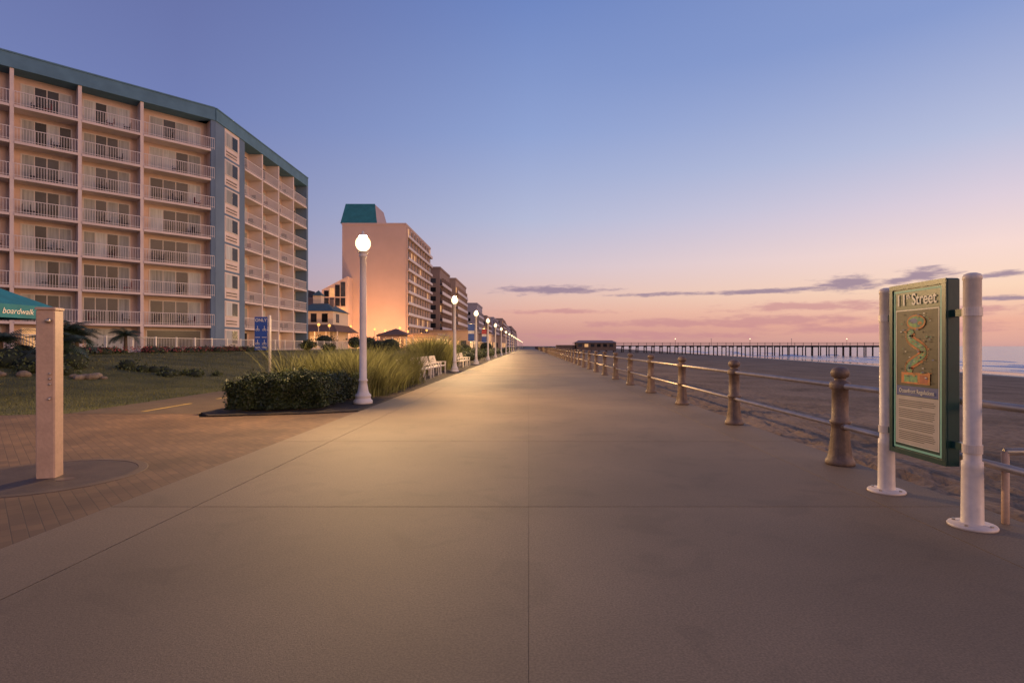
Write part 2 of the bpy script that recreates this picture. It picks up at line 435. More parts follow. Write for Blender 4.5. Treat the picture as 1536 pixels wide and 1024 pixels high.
# ---------------------------------------------------------------- information sign
sg=empty('street_information_sign')
green=mat('green_enamel',(.007,.045,.040,1),.35,.15,6,.03,40)
mint=mat('mint_line',(.20,.50,.38,1),.5,.05,4)
dkpan=mat('poster_dark',(.045,.032,.02,1),.5,.5,9)
paper=mat('poster_paper',(.42,.36,.31,1),.6,.08,6)
blue=mat('poster_blue',(.05,.07,.22,1),.5,.1,6)
gold=mat('map_gold',(.50,.28,.04,1),.6,.4,22,tint=(.5,.14,.04,1))
seag=mat('map_green',(.05,.26,.24,1),.6,.4,22,tint=(.2,.34,.08,1))
red=mat('map_red',(.36,.09,.04,1),.6,.3,15)
silver=mat('sign_letters',(.62,.58,.50,1),.4,.05,4)
ink=mat('ink',(.08,.075,.075,1),.7,.05,4)
pp=MB()
def signpost(y,h):
    pr=[(.17,0.022),(.172,.035),(.165,.045),(.085,.05),(.078,.06),(.074,.5),(.074,.555),(.062,.565),(.062,h-.06),(.066,h-.055),(.066,h-.03),(.058,h-.012),(.03,h)]
    pp.lathe(pr,3.64,y,postw,28)
    for a in range(4):
        t=a*math.pi/2+.6
        pp.lathe([(.014,.045),(.014,.06)],3.64+.13*math.cos(t),y+.13*math.sin(t),steel,6,False)
signpost(4.54,2.10); signpost(5.63,2.09)
pp.obj('posts',sg)
pn=MB()
x0,x1,y0,y1,z0,z1=3.58,3.70,4.74,5.48,.47,2.085
pn.bbox(x0+.004,x1,y0,y1,z0,z1,green,.01)
fr=.045
pn.box(x0-.008,x0+.004,y0,y1,z0,z0+fr,green);pn.box(x0-.008,x0+.004,y0,y1,z1-fr,z1,green)
pn.box(x0-.008,x0+.004,y0,y0+fr,z0+fr+.001,z1-fr-.001,green);pn.box(x0-.008,x0+.004,y1-fr,y1,z0+fr+.001,z1-fr-.001,green)
for zz in (.66,1.78):
    for (ya,yb) in ((4.60,4.739),(5.481,5.58)):
        pn.box(3.615,3.665,ya,yb,zz-.03,zz+.03,green)
    for yy,rr_ in ((4.54,.07),(5.63,.07)): pn.lathe([(rr_,zz-.035),(rr_,zz+.035)],3.64,yy,postw,24,False)
def face(ya,yb,za,zb,d,m):
    xx=x0+.004-d
    pn.add([(xx,ya,za),(xx,yb,za),(xx,yb,zb),(xx,ya,zb)],[(0,1,2,3)],m)
ml,mr_=y1-fr-.012,y0+fr+.012
def ringf(a,b,za,zb,t,d,m):
    face(a,a-t,za,zb,d,m);face(b+t,b,za,zb,d,m);face(a-t,b+t,za,za+t,d,m);face(a-t,b+t,zb-t,zb,d,m)
ringf(ml,mr_,z0+fr+.012,z1-fr-.012,.02,.002,mint)
il,ir=ml-.04,mr_+.04
face(il,ir,1.13,1.83,.002,dkpan)
face(il,ir,1.035,1.125,.002,blue)
face(il,ir,.585,1.03,.002,paper)
ringf(il+.012,ir-.012,.573,1.842,.010,.003,silver)
yc=(il+ir)/2
pts=[]
for i in range(60):
    t=i/59
    pts.append((yc+math.sin(t*8.4+.6)*.11*(1-.1*t),1.25+t*.40))
for (wd,d,m) in ((.052,.004,gold),(.034,.005,red),(.027,.006,seag)):
    for a,bb in zip(pts,pts[1:]):
        dy,dz=bb[0]-a[0],bb[1]-a[1]; l=math.hypot(dy,dz); ny,nz_=-dz/l*wd,dy/l*wd
        xx=x0+.004-d
        pn.add([(xx,a[0]-ny,a[1]-nz_),(xx,a[0]+ny,a[1]+nz_),(xx,bb[0]+ny,bb[1]+nz_),(xx,bb[0]-ny,bb[1]-nz_)],[(0,1,2,3)],m)
for i in range(4,57,3):
    yy,zz=pts[i]; face(yy+.015,yy-.015,zz-.004,zz+.004,.0065,random.choice([gold,paper,blue]))
def disc(yy,zz,ry,rz,d,m):
    xx=x0+.004-d; pn.add([(xx,yy-ry*math.cos(k*.3927),zz+rz*math.sin(k*.3927)) for k in range(16)],[tuple(range(16))],m)
disc(yc,1.72,.125,.07,.0085,gold); disc(yc,1.725,.105,.053,.0088,seag); disc(yc+.03,1.735,.05,.025,.009,blue); disc(yc-.05,1.71,.03,.018,.0091,gold)
face(yc+.20,yc-.18,1.15,1.255,.008,gold); face(yc+.16,yc-.02,1.165,1.23,.0085,seag); face(yc-.05,yc-.15,1.16,1.235,.0085,red)
for i in range(80):
    yy=yc+U(-.22,.22); zz=U(1.16,1.81); s2=U(.002,.006)
    face(yy+s2*2.6,yy-s2*2.6,zz-s2,zz+s2,.0095+i*.0001,random.choice([gold,seag,silver,dkpan,blue,dkpan,dkpan]))
for i in range(22):
    zz=.985-i*.0175
    if i%6!=4: face(il-.03,ir+.03+U(0,.2 if i%6==3 else .03),zz,zz+.006,.004,ink)
pn.obj('display_case',sg)
def text(body,size,y,z,m,name,bold=.0,align='CENTER',sx_=1):
    c=bpy.data.curves.new(name,'FONT'); c.body=body; c.size=size; c.align_x=align; c.extrude=.001; c.offset=bold
    o=bpy.data.objects.new(name,c); scene.collection.objects.link(o)
    o.matrix_world=Matrix(((0,0,-1,x0-.004),(-1,0,0,y),(0,1,0,z),(0,0,0,1)))@Matrix.Diagonal((sx_,1,1,1))
    c.materials.append(m); o.parent=sg; return o
text('11',.15,yc+.20,1.885,silver,'title_number',.002)
text('th',.065,yc+.105,1.945,silver,'title_suffix',.001)
text('Street',.15,yc-.10,1.885,silver,'title_text',.002,sx_=.85)
text('Oceanfront Regulations',.055,yc,1.062,silver,'band_text',.0008,sx_=.88)

# ---------------------------------------------------------------- street lamps
def globemat(name,col,st,tr):
    m=bpy.data.materials.new(name); m.use_nodes=True; nt=m.node_tree; nt.nodes.clear()
    e=nt.nodes.new('ShaderNodeEmission'); e.inputs[0].default_value=col; e.inputs[1].default_value=st
    t=nt.nodes.new('ShaderNodeBsdfTransparent'); t.inputs[0].default_value=(tr,tr,tr,1)
    a=nt.nodes.new('ShaderNodeAddShader'); o=nt.nodes.new('ShaderNodeOutputMaterial')
    nt.links.new(e.outputs[0],a.inputs[0]); nt.links.new(t.outputs[0],a.inputs[1]); nt.links.new(a.outputs[0],o.inputs[0])
    m.cycles.emission_sampling='NONE'; return m
glob=globemat('lamp_globe',(1,.74,.38,1),1.5,.9)
globo=globemat('lamp_globe_sodium',(1,.42,.10,1),1.3,.6)
lm=MB()
lprof=[(.235,0),(.24,.03),(.235,.08),(.2,.11),(.19,.16),(.205,.18),(.2,.22),(.15,.27),(.135,.34),(.115,.46),(.10,.56),(.115,.58),(.115,.61),(.092,.64),(.088,1.5),(.08,3.1),(.072,3.74),(.10,3.76),(.10,3.80),(.08,3.82),(.13,3.87),(.14,3.885)]
lm.lathe(lprof,0,0,white,24,True,flute=.08,fz=(.28,.57))
lm.sphere((0,0,4.1),.19,glob,20,12,1.08)
lm.lathe([(.09,4.295),(.10,4.305),(.05,4.33),(.03,4.36),(.035,4.38),(.012,4.42)],0,0,white,14)
lamp0=lm.obj('street_lamp'); lamp0.location=(-4.25,14.2,0.03)
def lampat(y,pw):
    o_=lamp0 if y==14.2 else inst(lamp0,'street_lamp',(-4.25,y,.03))
    if pw:
        l=bpy.data.lights.new('bulb','POINT'); l.energy=pw; l.color=(1,.62,.27); l.shadow_soft_size=.09
        q=bpy.data.objects.new('bulb',l); scene.collection.objects.link(q); q.parent=o_; q.location=(0,0,4.1)
for y,pw in ((14.2,3200),(31.8,3000),(44.8,3000),(57.8,3000),(70.8,3200),(86,4000),(104,4000),(122,0),(140,7000),(158,0),(178,0),(200,7000),(225,0),(255,0),(290,0),(330,0),(380,0),(-9,900)): lampat(y,pw)
bann=[mat('banner_blue',(.05,.10,.3,1),.7,.2,3),mat('banner_red',(.35,.05,.05,1),.7,.2,3),mat('banner_white',(.6,.55,.5,1),.7,.1,3)]
fl=MB()
for y,c in ((44.8,0),(57.8,1)):
    fl.tube((-4.25,y,3.3),(-4.25-.7,y,3.3),.02,white,6); fl.tube((-4.25,y,1.9),(-4.25-.7,y,1.9),.02,white,6)
    fl.box(-4.9,-4.4,y-.01,y+.01,1.92,2.5,bann[0]); fl.box(-4.9,-4.4,y-.01,y+.01,2.505,2.75,bann[2]); fl.box(-4.9,-4.4,y-.01,y+.01,2.755,3.28,bann[c])
fl.obj('pole_banners')
ol=MB()
ol.lathe([(.12,0),(.1,.3),(.06,.4),(.05,4.4),(.1,4.45),(.16,4.5)],0,0,white,10)
ol.sphere((0,0,4.72),.24,globo,12,8)
olo=ol.obj('path_lamp'); olo.location=(-36.0,112,.8)
for (px,y) in ((545,118),(600,104),(612,128),(578,120),(478,88),(494,92),(632,150),(655,170),(640,120),(562,112),(590,140)):
    inst(olo,'path_lamp',((px-793)*y/830,y,.2))

# ---------------------------------------------------------------- benches
bn=MB()
for sgn in (-.75,.75):
    bn.box(-.28,-.22,sgn-.03,sgn+.03,0,.44,white); bn.box(.2,.26,sgn-.03,sgn+.03,0,.62,white)
    bn.box(-.30,.24,sgn-.028,sgn+.028,.38,.437,white); bn.box(-.32,.28,sgn-.04,sgn+.04,.622,.655,white)
    bn.add([(-.28,sgn-.025,.44),(-.22,sgn-.025,.44),(-.22,sgn+.025,.44),(-.28,sgn+.025,.44),(-.42,sgn-.025,.95),(-.37,sgn-.025,.95),(-.37,sgn+.025,.95),(-.42,sgn+.025,.95)],[(0,3,2,1),(4,5,6,7),(0,1,5,4),(1,2,6,5),(2,3,7,6),(3,0,4,7)],white)
for i in range(5): bn.box(-.22+i*.095,-.14+i*.095,-.85,.85,.44,.465,white)
for i in range(5):
    z=.53+i*.09; xx=-.245-(z-.44)*.29
    bn.box(xx,xx+.025,-.85,.85,z,z+.07,white)
bo=bn.obj('park_bench'); bo.location=(-4.75,22.3,.03)
for y in (24.8,27.0,29.2,39,41.5): inst(bo,'park_bench',(-4.75,y,.03))

# ---------------------------------------------------------------- vegetation
def blades(mb,n,reg,h,wd,lean,m,zf=None,segs=3,clump=0,cr=.12):
    cs=[(U(reg[0],reg[1]),U(reg[2],reg[3]),U(.65,1.15)) for _ in range(clump)] if clump else None
    for i in range(n):
        hs=1
        if cs:
            c=random.choice(cs); a=U(0,6.283); r=abs(random.gauss(0,cr)); x=c[0]+r*math.cos(a); y=c[1]+r*math.sin(a); hs=c[2]
        else:
            x=U(reg[0],reg[1]); y=U(reg[2],reg[3]); a=U(0,6.283)
        z=zf(x,y) if zf else .02
        H=h*hs*U(.55,1.1); Wd=wd*U(.7,1.3)*.5; ln=lean*U(.3,1.2)*H
        ca,sa=math.cos(a),math.sin(a); p=U(0,3.14); cx,cy=math.cos(p)*Wd,math.sin(p)*Wd
        vs=[];fs=[]
        for k in range(segs+1):
            t=k/segs; o=ln*t*t; zz=z+H*(t-.25*lean*t*t); ww=1-t*.85
            vs.append((x+ca*o-cx*ww,y+sa*o-cy*ww,zz)); vs.append((x+ca*o+cx*ww,y+sa*o+cy*ww,zz))
        for k in range(segs): fs.append((2*k,2*k+1,2*k+3,2*k+2))
        mb.add(vs,fs,m)
def leaf(mb,p,s,m):
    a=Vector((random.gauss(0,1),random.gauss(0,1),random.gauss(0,1))).normalized()
    b=a.cross(Vector((random.gauss(0,1),random.gauss(0,1),random.gauss(0,1)))).normalized()
    a*=s*U(.7,1.4); b*=s*.55
    p=Vector(p)
    mb.add([tuple(p-a),tuple(p+b-a*.1),tuple(p+a),tuple(p-b-a*.1)],[(0,1,2,3)],m)
def bush(mb,c,r,n,s,m,sz=.8,core=None):
    cl=[]
    for i in range(14):
        d=Vector((random.gauss(0,1),random.gauss(0,1),abs(random.gauss(0,.9)))).normalized()
        q=U(.45,.85); cl.append((c[0]+d.x*r*q,c[1]+d.y*r*q,c[2]+d.z*r*sz*q,r*U(.25,.42)))
    for i in range(n):
        k=random.choice(cl); d=Vector((random.gauss(0,1),random.gauss(0,1),random.gauss(0,1))).normalized()*k[3]*U(.6,1.05)
        z=k[2]+d.z
        if z<c[2]-.2*r: continue
        leaf(mb,(k[0]+d.x,k[1]+d.y,z),s*U(.7,1.3),m)
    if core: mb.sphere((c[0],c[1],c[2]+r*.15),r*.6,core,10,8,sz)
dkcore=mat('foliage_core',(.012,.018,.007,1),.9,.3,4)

h=MB()
def hz(x,y): return .68+.16*mnoise.noise(Vector((x*1.3,y*1.3,0)))+.12*mnoise.noise(Vector((x*3.5,y*3.5,5)))
for i in range(34000):
    x=U(-6.75,-4.75); yf=12.25+(x+6.75)*.22; yb=18.5; r=R()
    if r<.42:
        z0_=U(.03,hz(x,yf)); bul=.2*mnoise.noise(Vector((x*2.0,z0_*2.5,1)))
        y=yf+abs(random.gauss(0,.08))+bul+.25*max(0,z0_-.45); z=z0_
    elif r<.77: y=U(yf,yb) if R()<.35 else U(yf+.1,yf+2.2); z=hz(x,y)-abs(random.gauss(0,.06))+(.16*R() if R()<.12 else 0)
    elif r<.9: x=-4.72-abs(random.gauss(0,.08))+.1*mnoise.noise(Vector((0,x*3,2))); y=U(12.7,yb); z=U(.03,hz(x,y))
    else: x=-6.8+abs(random.gauss(0,.08)); y=U(12.25,yb); z=U(.03,hz(x,y))
    leaf(h,(x,y,z+.06),U(.020,.038),hedgem)
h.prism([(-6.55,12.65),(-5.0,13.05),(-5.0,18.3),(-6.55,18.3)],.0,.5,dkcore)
h.obj('hedge')

tg=MB()
blades(tg,12000,(-6.9,-4.6,15.4,22.5),1.5,.018,.5,tallm,segs=4,clump=64,cr=.24)
blades(tg,4500,(-4.8,-4.35,15.6,21.0),1.0,.018,.6,tallm,segs=3,clump=26,cr=.12)
blades(tg,3500,(-9,-6.6,20,30),1.3,.022,.45,tallm,segs=3,clump=30,cr=.22)
blades(tg,5000,(-7.0,-5.4,24,42),1.25,.03,.4,tallm,segs=3,clump=60,cr=.2)
blades(tg,5000,(-6.8,-5.0,31.5,36.5),2.1,.035,.5,tallm,segs=4,clump=16,cr=.3)
tg.obj('ornamental_grass')
lg=MB()
def gz(x,y): return ghgt(x,y)-.01
blades(lg,26000,(-22,-10.3,12,24),.07,.012,.6,bladem,zf=gz,segs=1)
blades(lg,12000,(-30,-10.3,24,45),.11,.025,.6,bladem,zf=gz,segs=1)
lg.obj('lawn_blades')
sh_=MB()
y=37
while y<330:
    hgt=U(.5,.95)
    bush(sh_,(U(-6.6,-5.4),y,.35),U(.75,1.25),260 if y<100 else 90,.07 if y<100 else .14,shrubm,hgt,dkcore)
    y+=U(1.3,2.4) if y<100 else U(3,6)
for (x,y,r) in ((-17.5,70,2.0),(-19.5,72,1.6),(-15.5,74,1.5),(-22,76,1.8),(-13,64,1.1),(-24,60,1.1),(-21,58,.9),(-11.5,90,1.7),(-12,105,1.8),(-10,130,2.4),(-27,86,1.8),(-31,84,2.0)):
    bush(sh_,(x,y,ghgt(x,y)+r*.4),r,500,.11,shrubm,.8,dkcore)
sh_.obj('shrub_row')
gb=MB()
flow=mat('flower_petals',(.3,.05,.05,1),.6,.3,5,island=.4)
for i in range(34):
    x=U(-27,-18.3); y=U(21.5,26)
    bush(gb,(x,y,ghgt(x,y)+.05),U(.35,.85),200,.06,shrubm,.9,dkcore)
for i in range(12):
    x=U(-18,-14.5); y=U(23.5,26)
    bush(gb,(x,y,ghgt(x,y)+.0),U(.25,.5),130,.05,shrubm,.8,dkcore)
for i in range(64):
    y=U(29,56); x=-26.0+U(-.9,1.2)
    bush(gb,(x,y,ghgt(x,y)+.0),U(.3,.7),110,.06,shrubm,.8,dkcore)
for i in range(900):
    y=U(29,48); x=-24.9+U(-.5,.5); leaf(gb,(x,y,ghgt(x,y)+U(.1,.45)),.045,flow)
gb.obj('garden_bed')
trunk=mat('palm_trunk',(.10,.07,.045,1),.9,.3,10,.5,30)
def palm(x,y,h,r,n):
    p=MB(); z0=ghgt(x,y)
    p.lathe([(.13,z0-.1),(.10,z0+h*.5),(.085,z0+h)],x,y,trunk,10)
    for i in range(n):
        a=i*2.4+U(-.3,.3); up=U(-.1,1.2); L_=r*U(.8,1.1)
        prev=None
        for k in range(9):
            t=k/8
            q=Vector((x+math.cos(a)*L_*t,y+math.sin(a)*L_*t,z0+h+L_*(up*t-.9*t*t)))
            if prev:
                side=Vector((-math.sin(a),math.cos(a),0))
                for s3 in (-1,1):
                    for e in range(3):
                        b0=prev.lerp(q,e*.33); ll=L_*.36*math.sin(math.pi*min(1,t*.9+.12))
                        tip=b0+side*s3*ll+Vector((math.cos(a)*ll*.5,math.sin(a)*ll*.5,-ll*.45))
                        wv=(q-prev)*.26
                        p.add([tuple(b0),tuple(b0+wv),tuple(tip)],[(0,1,2)],palmm)
            prev=q
    return p.obj('palm_tree')
palm(-20.4,24,1.0,1.3,22); palm(-21.8,26,1.4,1.4,22); palm(-24.5,30,1.1,1.4,20); palm(-16.2,44,.6,.8,12); palm(-17.5,47,.5,.8,12); palm(-23.4,24.5,.9,1.4,20); palm(-25.5,35,1.2,1.2,18)
rockm=mat('rock',(.17,.13,.10,1),.9,.3,4,.6,20)
rk=MB()
for i in range(22):
    if i<14: x,y=U(-21.5,-18.5),U(20.3,21.2)
    else: x,y=U(-17.9,-16.6),U(21,22)
    r=U(.12,.27); z=ghgt(x,y)+r*.3; base=len(rk.v)
    rk.sphere((x,y,z),r,rockm,9,6,.65)
    for k in range(base,len(rk.v)):
        v=Vector(rk.v[k]); nn=mnoise.noise(v*3.1)*.35*r; d=(v-Vector((x,y,z))).normalized(); rk.v[k]=tuple(v+d*nn)
rk.s=[False]*len(rk.s)
rk.obj('garden_rocks')
tent=MB(); teal=mat('teal_canvas',(.015,.17,.21,1),.7,.15,3,.2,8)
tx0,tx1,ty0,ty1=-18.2,-15.25,14.9,17.8; cx,cy=(tx0+tx1)/2,(ty0+ty1)/2
zt=2.74; zp=3.6
tent.add([(tx0,ty0,zt),(tx1,ty0,zt),(tx1,ty1,zt),(tx0,ty1,zt),(cx,cy,zp),],[(0,1,4),(1,2,4),(2,3,4),(3,0,4)],teal)
for (a,bb,c,d) in ((tx0,tx1,ty0-.01,ty0),(tx0,tx1,ty1,ty1+.01),(tx0-.01,tx0,ty0,ty1),(tx1,tx1+.01,ty0,ty1)): tent.box(a,bb,c,d,zt-.4,zt,teal)
for a in (tx0+.06,tx1-.06):
    for bb in (ty0+.06,ty1-.06): tent.box(a-.02,a+.02,bb-.02,bb+.02,ghgt(a,bb),zt-.01,white)
tp=empty('canopy_tent'); tent.obj('canopy',tp)
c=bpy.data.curves.new('canopy_text','FONT'); c.body='surf  boardwalk'; c.size=.24; c.extrude=.002; c.shear=.3
to=bpy.data.objects.new('canopy_text',c); scene.collection.objects.link(to); to.location=(tx1+.02,15.5,zt-.28); to.rotation_euler=(math.pi/2,0,math.pi/2); c.materials.append(white); to.parent=tp

bsn=MB(); sb=mat('sign_blue',(.03,.08,.32,1),.4,.08,4)
gz0=ghgt(-13.1,28)
bsn.lathe([(.07,gz0-.1),(.065,3.02),(.05,3.06)],-13.1,28,white,14)
bsn.bbox(-13.86,-13.2,27.97,28.0,1.3,2.98,sb,.01)
bsn.box(-13.2,-13.12,27.98,28.0,2.7,2.74,white);bsn.box(-13.2,-13.12,27.98,28.0,1.5,1.54,white)
bso=empty('path_use_sign'); bsn.obj('panel_and_post',bso)
def flatt(body,size,x,y,z,m,par):
    c=bpy.data.curves.new('lettering','FONT'); c.body=body; c.size=size; c.align_x='CENTER'; c.offset=.004
    o=bpy.data.objects.new('lettering',c); scene.collection.objects.link(o); o.location=(x,y,z); o.rotation_euler=(math.pi/2,0,0); c.materials.append(m); o.parent=par
flatt('ONLY',.22,-13.53,27.96,2.74,white,bso)
ic=MB()
for xx in (-13.70,-13.36):
    for zz in (2.32,1.62):
        for dx in (-.055,.055):
            vs=[];n=12
            for k in range(n):
                a=2*math.pi*k/n
                vs+= [(xx+dx+.05*math.cos(a),27.962,zz+.05*math.sin(a)),(xx+dx+.033*math.cos(a),27.962,zz+.033*math.sin(a))]
            ic.add(vs,[(2*k,(2*k+2)%(2*n),(2*k+3)%(2*n),2*k+1) for k in range(n)],white)
        ic.box(xx-.05,xx+.05,27.960,27.964,zz+.04,zz+.055,white); ic.box(xx-.012,xx+.012,27.960,27.964,zz+.06,zz+.2,white)
    ic.box(xx-.12,xx+.12,27.960,27.964,1.93,1.96,white)
    ic.box(xx-.12,xx+.12,27.960,27.964,1.42,1.45,white)
ic.obj('pictograms',bso)

# ---------------------------------------------------------------- hotel (near left)
wall=mat('hotel_stucco',(.58,.42,.35,1),.85,.08,.6,.1,20,speck=.04,sscale=2)
slabm=mat('hotel_slab',(.62,.51,.48,1),.8,.08,1)
railm=mat('hotel_rail',(.62,.56,.56,1),.6,.05,1)
fascia=mat('hotel_fascia_blue',(.095,.19,.27,1),.7,.12,1,spec=.2)
bwall=mat('hotel_blue_wall',(.12,.175,.26,1),.85,.10,.5,spec=.3)
curt=mat('curtain',(.36,.37,.37,1),.9,.22,1.5,stretch=(6,6,.3),island=.35)
frame=mat('window_frame',(.52,.47,.45,1),.5,.05,1)
glass=mat('window_glass',(.025,.028,.036,1),.25,.3,1,island=.8,spec=.2)
warmglass=mat('lit_window',(.3,.2,.1,1),.4,.3,1,emit=(1,.5,.2,1),estr=.6)
chairm=mat('balcony_chair',(.04,.035,.04,1),.6,.2,3,island=.5)
redch=mat('beach_towel',(.16,.035,.04,1),.8,.2,3,island=.4)
hot=empty('hotel_building')
Cx,Cy=-29.5,52.0; q=1/math.sqrt(2)
TA=lambda u,n,z:(Cx-q*u+q*n, Cy-q*u-q*n, z)
TB=lambda u,n,z:(Cx+n, Cy+u, z)
Z0=3.4; FH=2.75; ROOF=22.65
body=MB()
pA=lambda u,n:TA(u,n,0)[:2]; pB=lambda u,n:TB(u,n,0)[:2]
body.prism([pB(0,-.0),pB(5.2,0),pB(5.2,-1.4),pB(21.4,-1.4),pB(21.4,-16),(-58,70),pA(34,-16),pA(34,-1.4),pA(.35,-1.4),pA(.35,0)],.3,ROOF,wall)
body.obj('walls',hot)
rf=MB(); det=MB(); win=MB(); rl_=MB(); ch=MB()
for T,u0,u1 in ((TA,.0,34),(TB,0.0,21.6)):
    rf.T=T; rf.box(u0,u1,-2.0,.16,ROOF+.002,23.75,fascia); rf.box(u0,u1,-2.2,.22,23.752,23.86,fascia)
rf.T=None; rf.prism([pB(0,-.1),pB(21.4,-1),pB(21.4,-16),(-58,70),pA(34,-16),pA(34,-1)],ROOF+.01,23.3,fascia)
rf.obj('roof_fascia',hot)
baysA=[0.35,5.7,9.9,13.95,18.1,22.2,26.3,30.4,34]
baysB=[5.2,9.2,13.2,17.3,21.4]
for T,bays,near in ((TA,baysA,True),(TB,baysB,False)):
    for o_ in (det,win,rl_,ch): o_.T=T
    for i,u in enumerate(bays):
        if T is TA and i==0: continue
        det.box(u-.12,u+.12,-1.4,.06,.5,ROOF,slabm)
    for i in range(len(bays)-1):
        a,b_=bays[i]+.13,bays[i+1]-.13
        if T is TA and i==0: a=bays[0]
        for k in range(7):
            z=Z0+FH*k
            det.box(a,b_,-1.4,.12,z-.2,z,slabm)
            aa,bb=(a-.3 if (T is TA and i==0) else a),b_
            rl_.box(aa,bb,.04,.10,z+1.02,z+1.07,railm); rl_.box(aa,bb,.05,.09,z+.12,z+.15,railm)
            nb=int((bb-aa)/.17)
            for t in range(nb+1):
                uu=aa+(bb-aa)*t/nb; rl_.box(uu-.013,uu+.013,.055,.085,z+.0,z+1.03,railm)
            wd_=min(4.0,(b_-a)*.80); c0=(a+b_)/2-wd_/2+(.15 if i%2 else -.1)
            win.box(c0-.07,c0+wd_+.07,-1.4,-1.36,z,z+2.25,frame)
            np_=4; pw=wd_/np_; pat=random.choice([(1,0,0,1),(1,0,1,1),(1,1,0,1),(0,1,0,1),(1,0,0,1),(1,0,0,0)])
            for p_ in range(np_):
                pa=c0+p_*pw+.035; pb=c0+(p_+1)*pw-.035
                if pat[p_]: win.box(pa,pb,-1.36,-1.345,z+.06,z+2.17,curt)
                else: win.box(pa,pb,-1.36,-1.35,z+.06,z+2.17,glass)
            for cc in range(random.choice((1,2,2,3))):
                cu=U(a+.6,b_-.6); cm=chairm if R()<.85 else redch
                ch.box(cu-.25,cu+.25,-.85,-.4,z+.38,z+.43,cm)
                sd=random.choice((-1,1))
                ch.box(cu+sd*.25-.02,cu+sd*.25+.02,-.85,-.4,z+.43,z+.88,cm)
                for e1 in (-.23,.21):
                    for e2 in (-.83,-.44): ch.box(cu+e1,cu+e1+.03,e2,e2+.03,z,z+.38,cm)
                    ch.box(cu+e1,cu+e1+.03,-.85,-.4,z+.60,z+.63,cm)
        win.box(a+.4,b_-.4,-1.4,-1.36,.9,3.0,frame)
        win.box(a+.5,b_-.5,-1.36,-1.34,1.0,2.9,(glass,curt,warmglass)[i%3])
det.T=TB; win.T=TB
det.box(-.02,1.35,.001,.07,.5,ROOF,bwall); det.box(4.35,5.35,.001,.07,.5,ROOF,bwall); det.box(1.351,4.349,.001,.04,.5,ROOF,slabm)
det.box(1.351,1.6,.04,.06,.5,ROOF,bwall)
det.box(21.25,21.75,-1.4,.1,.5,ROOF,bwall)
det.T=TA; det.box(.0,.36,-.1,.07,.5,ROOF,bwall); det.T=TB
for k in range(-1,7):
    z=Z0+FH*k
    win.box(1.75,4.0,.04,.09,z+1.02,z+2.42,frame)
    win.box(1.85,2.85,.09,.10,z+1.1,z+2.34,curt); win.box(2.92,3.9,.09,.10,z+1.1,z+2.34,glass)
    for s4 in range(5): det.box(1.9,3.85,.04,.07,z+.1+s4*.14,z+.18+s4*.14,chairm if s4%2 else slabm)
    det.box(1.6,4.349,.04,.065,z-.22,z-.02,bwall)
for o_,nm in ((det,'balcony_slabs_and_fins'),(win,'windows'),(rl_,'balcony_railings'),(ch,'balcony_furniture')): o_.obj(nm,hot)

fe=MB()
ft=ghgt(-27.5,50)
fencem=mat('fence_paint',(.5,.46,.44,1),.6,.05,1)
for z in (ft+.12,ft+1.02): fe.box(-27.53,-27.47,24,84,z,z+.05,fencem)
fe.box(-27.6,-27.4,24,84,ft-.4,ft+.05,slabm)
y=24
while y<84:
    fe.box(-27.51,-27.49,y-.01,y+.01,ft+.05,ft+1.03,fencem); y+=.18
y=24
while y<84:
    fe.box(-27.55,-27.45,y-.05,y+.05,ft+.05,ft+1.12,white); y+=2.4
fe.obj('pool_fence')

# ---------------------------------------------------------------- tower hotel
tw=empty('tower_hotel')
pinkw=mat('tower_stucco',(.52,.39,.34,1),.85,.05,.3)
copper=mat('copper_roof',(.04,.20,.175,1),.5,.15,1)
t=MB(); t.box(-45.5,-30,135,169,0,31,pinkw); t.box(-45.6,-29.9,134.9,169.1,31.001,31.5,pinkw)
t.box(-46,-37.6,136,148,31.51,32.0,pinkw)
t.add([(-46,135.5,31.5),(-37.2,135.5,31.5),(-37.2,148,31.5),(-46,148,31.5),(-46,139.5,37.2),(-38.8,139.5,37.2),(-38.8,148,37.2),(-46,148,37.2)],[(1,2,6,5),(2,3,7,6),(3,0,4,7),(4,5,6,7)],pinkw)
t.add([(-46.1,135.4,31.5),(-37.1,135.4,31.5),(-38.7,139.4,37.3),(-46.1,139.4,37.3)],[(0,1,2,3)],copper)
t.add([(-49,131,0),(-42.9,131,0),(-42.9,134.9,0),(-49,134.9,0),(-49,131,14.8),(-42.9,131,18),(-42.9,134.9,18),(-49,134.9,14.8)],[(0,1,5,4),(1,2,6,5),(2,3,7,6),(3,0,4,7),(4,5,6,7)],pinkw)
t.obj('walls',tw)
t=MB()
for r_ in range(5):
    for c_ in range(4):
        a=-48.4+c_*1.3; z=4.2+r_*2.25
        zt_=z+1.95
        if r_==4:
            zl=14.8+(a+49)/6.1*3.2-.5; zt_=min(zl,zt_+1.6)
        if zt_-z>.3: t.box(a,a+1.1,130.93,130.99,z,zt_,glass if R()<.8 else warmglass)
for k in range(11):
    z=1.0+k*2.72
    for j in range(9):
        y=135.8+j*3.7
        t.box(-30+.001,-29.6,y-.35,y-.1,z,z+2.5,pinkw)
        t.box(-29.999,-29.95,y,y+2.9,z+.3,z+2.4,glass if R()<.9 else warmglass)
        t.box(-29.95,-29.9,y+1.4,y+1.5,z+.3,z+2.4,frame)
    t.box(-30+.001,-29.3,135.4,169,z-.2,z-.001,pinkw)
    t.box(-29.35,-29.3,135.4,169,z+.001,z+.55,railm)
t.obj('windows_and_balconies',tw)

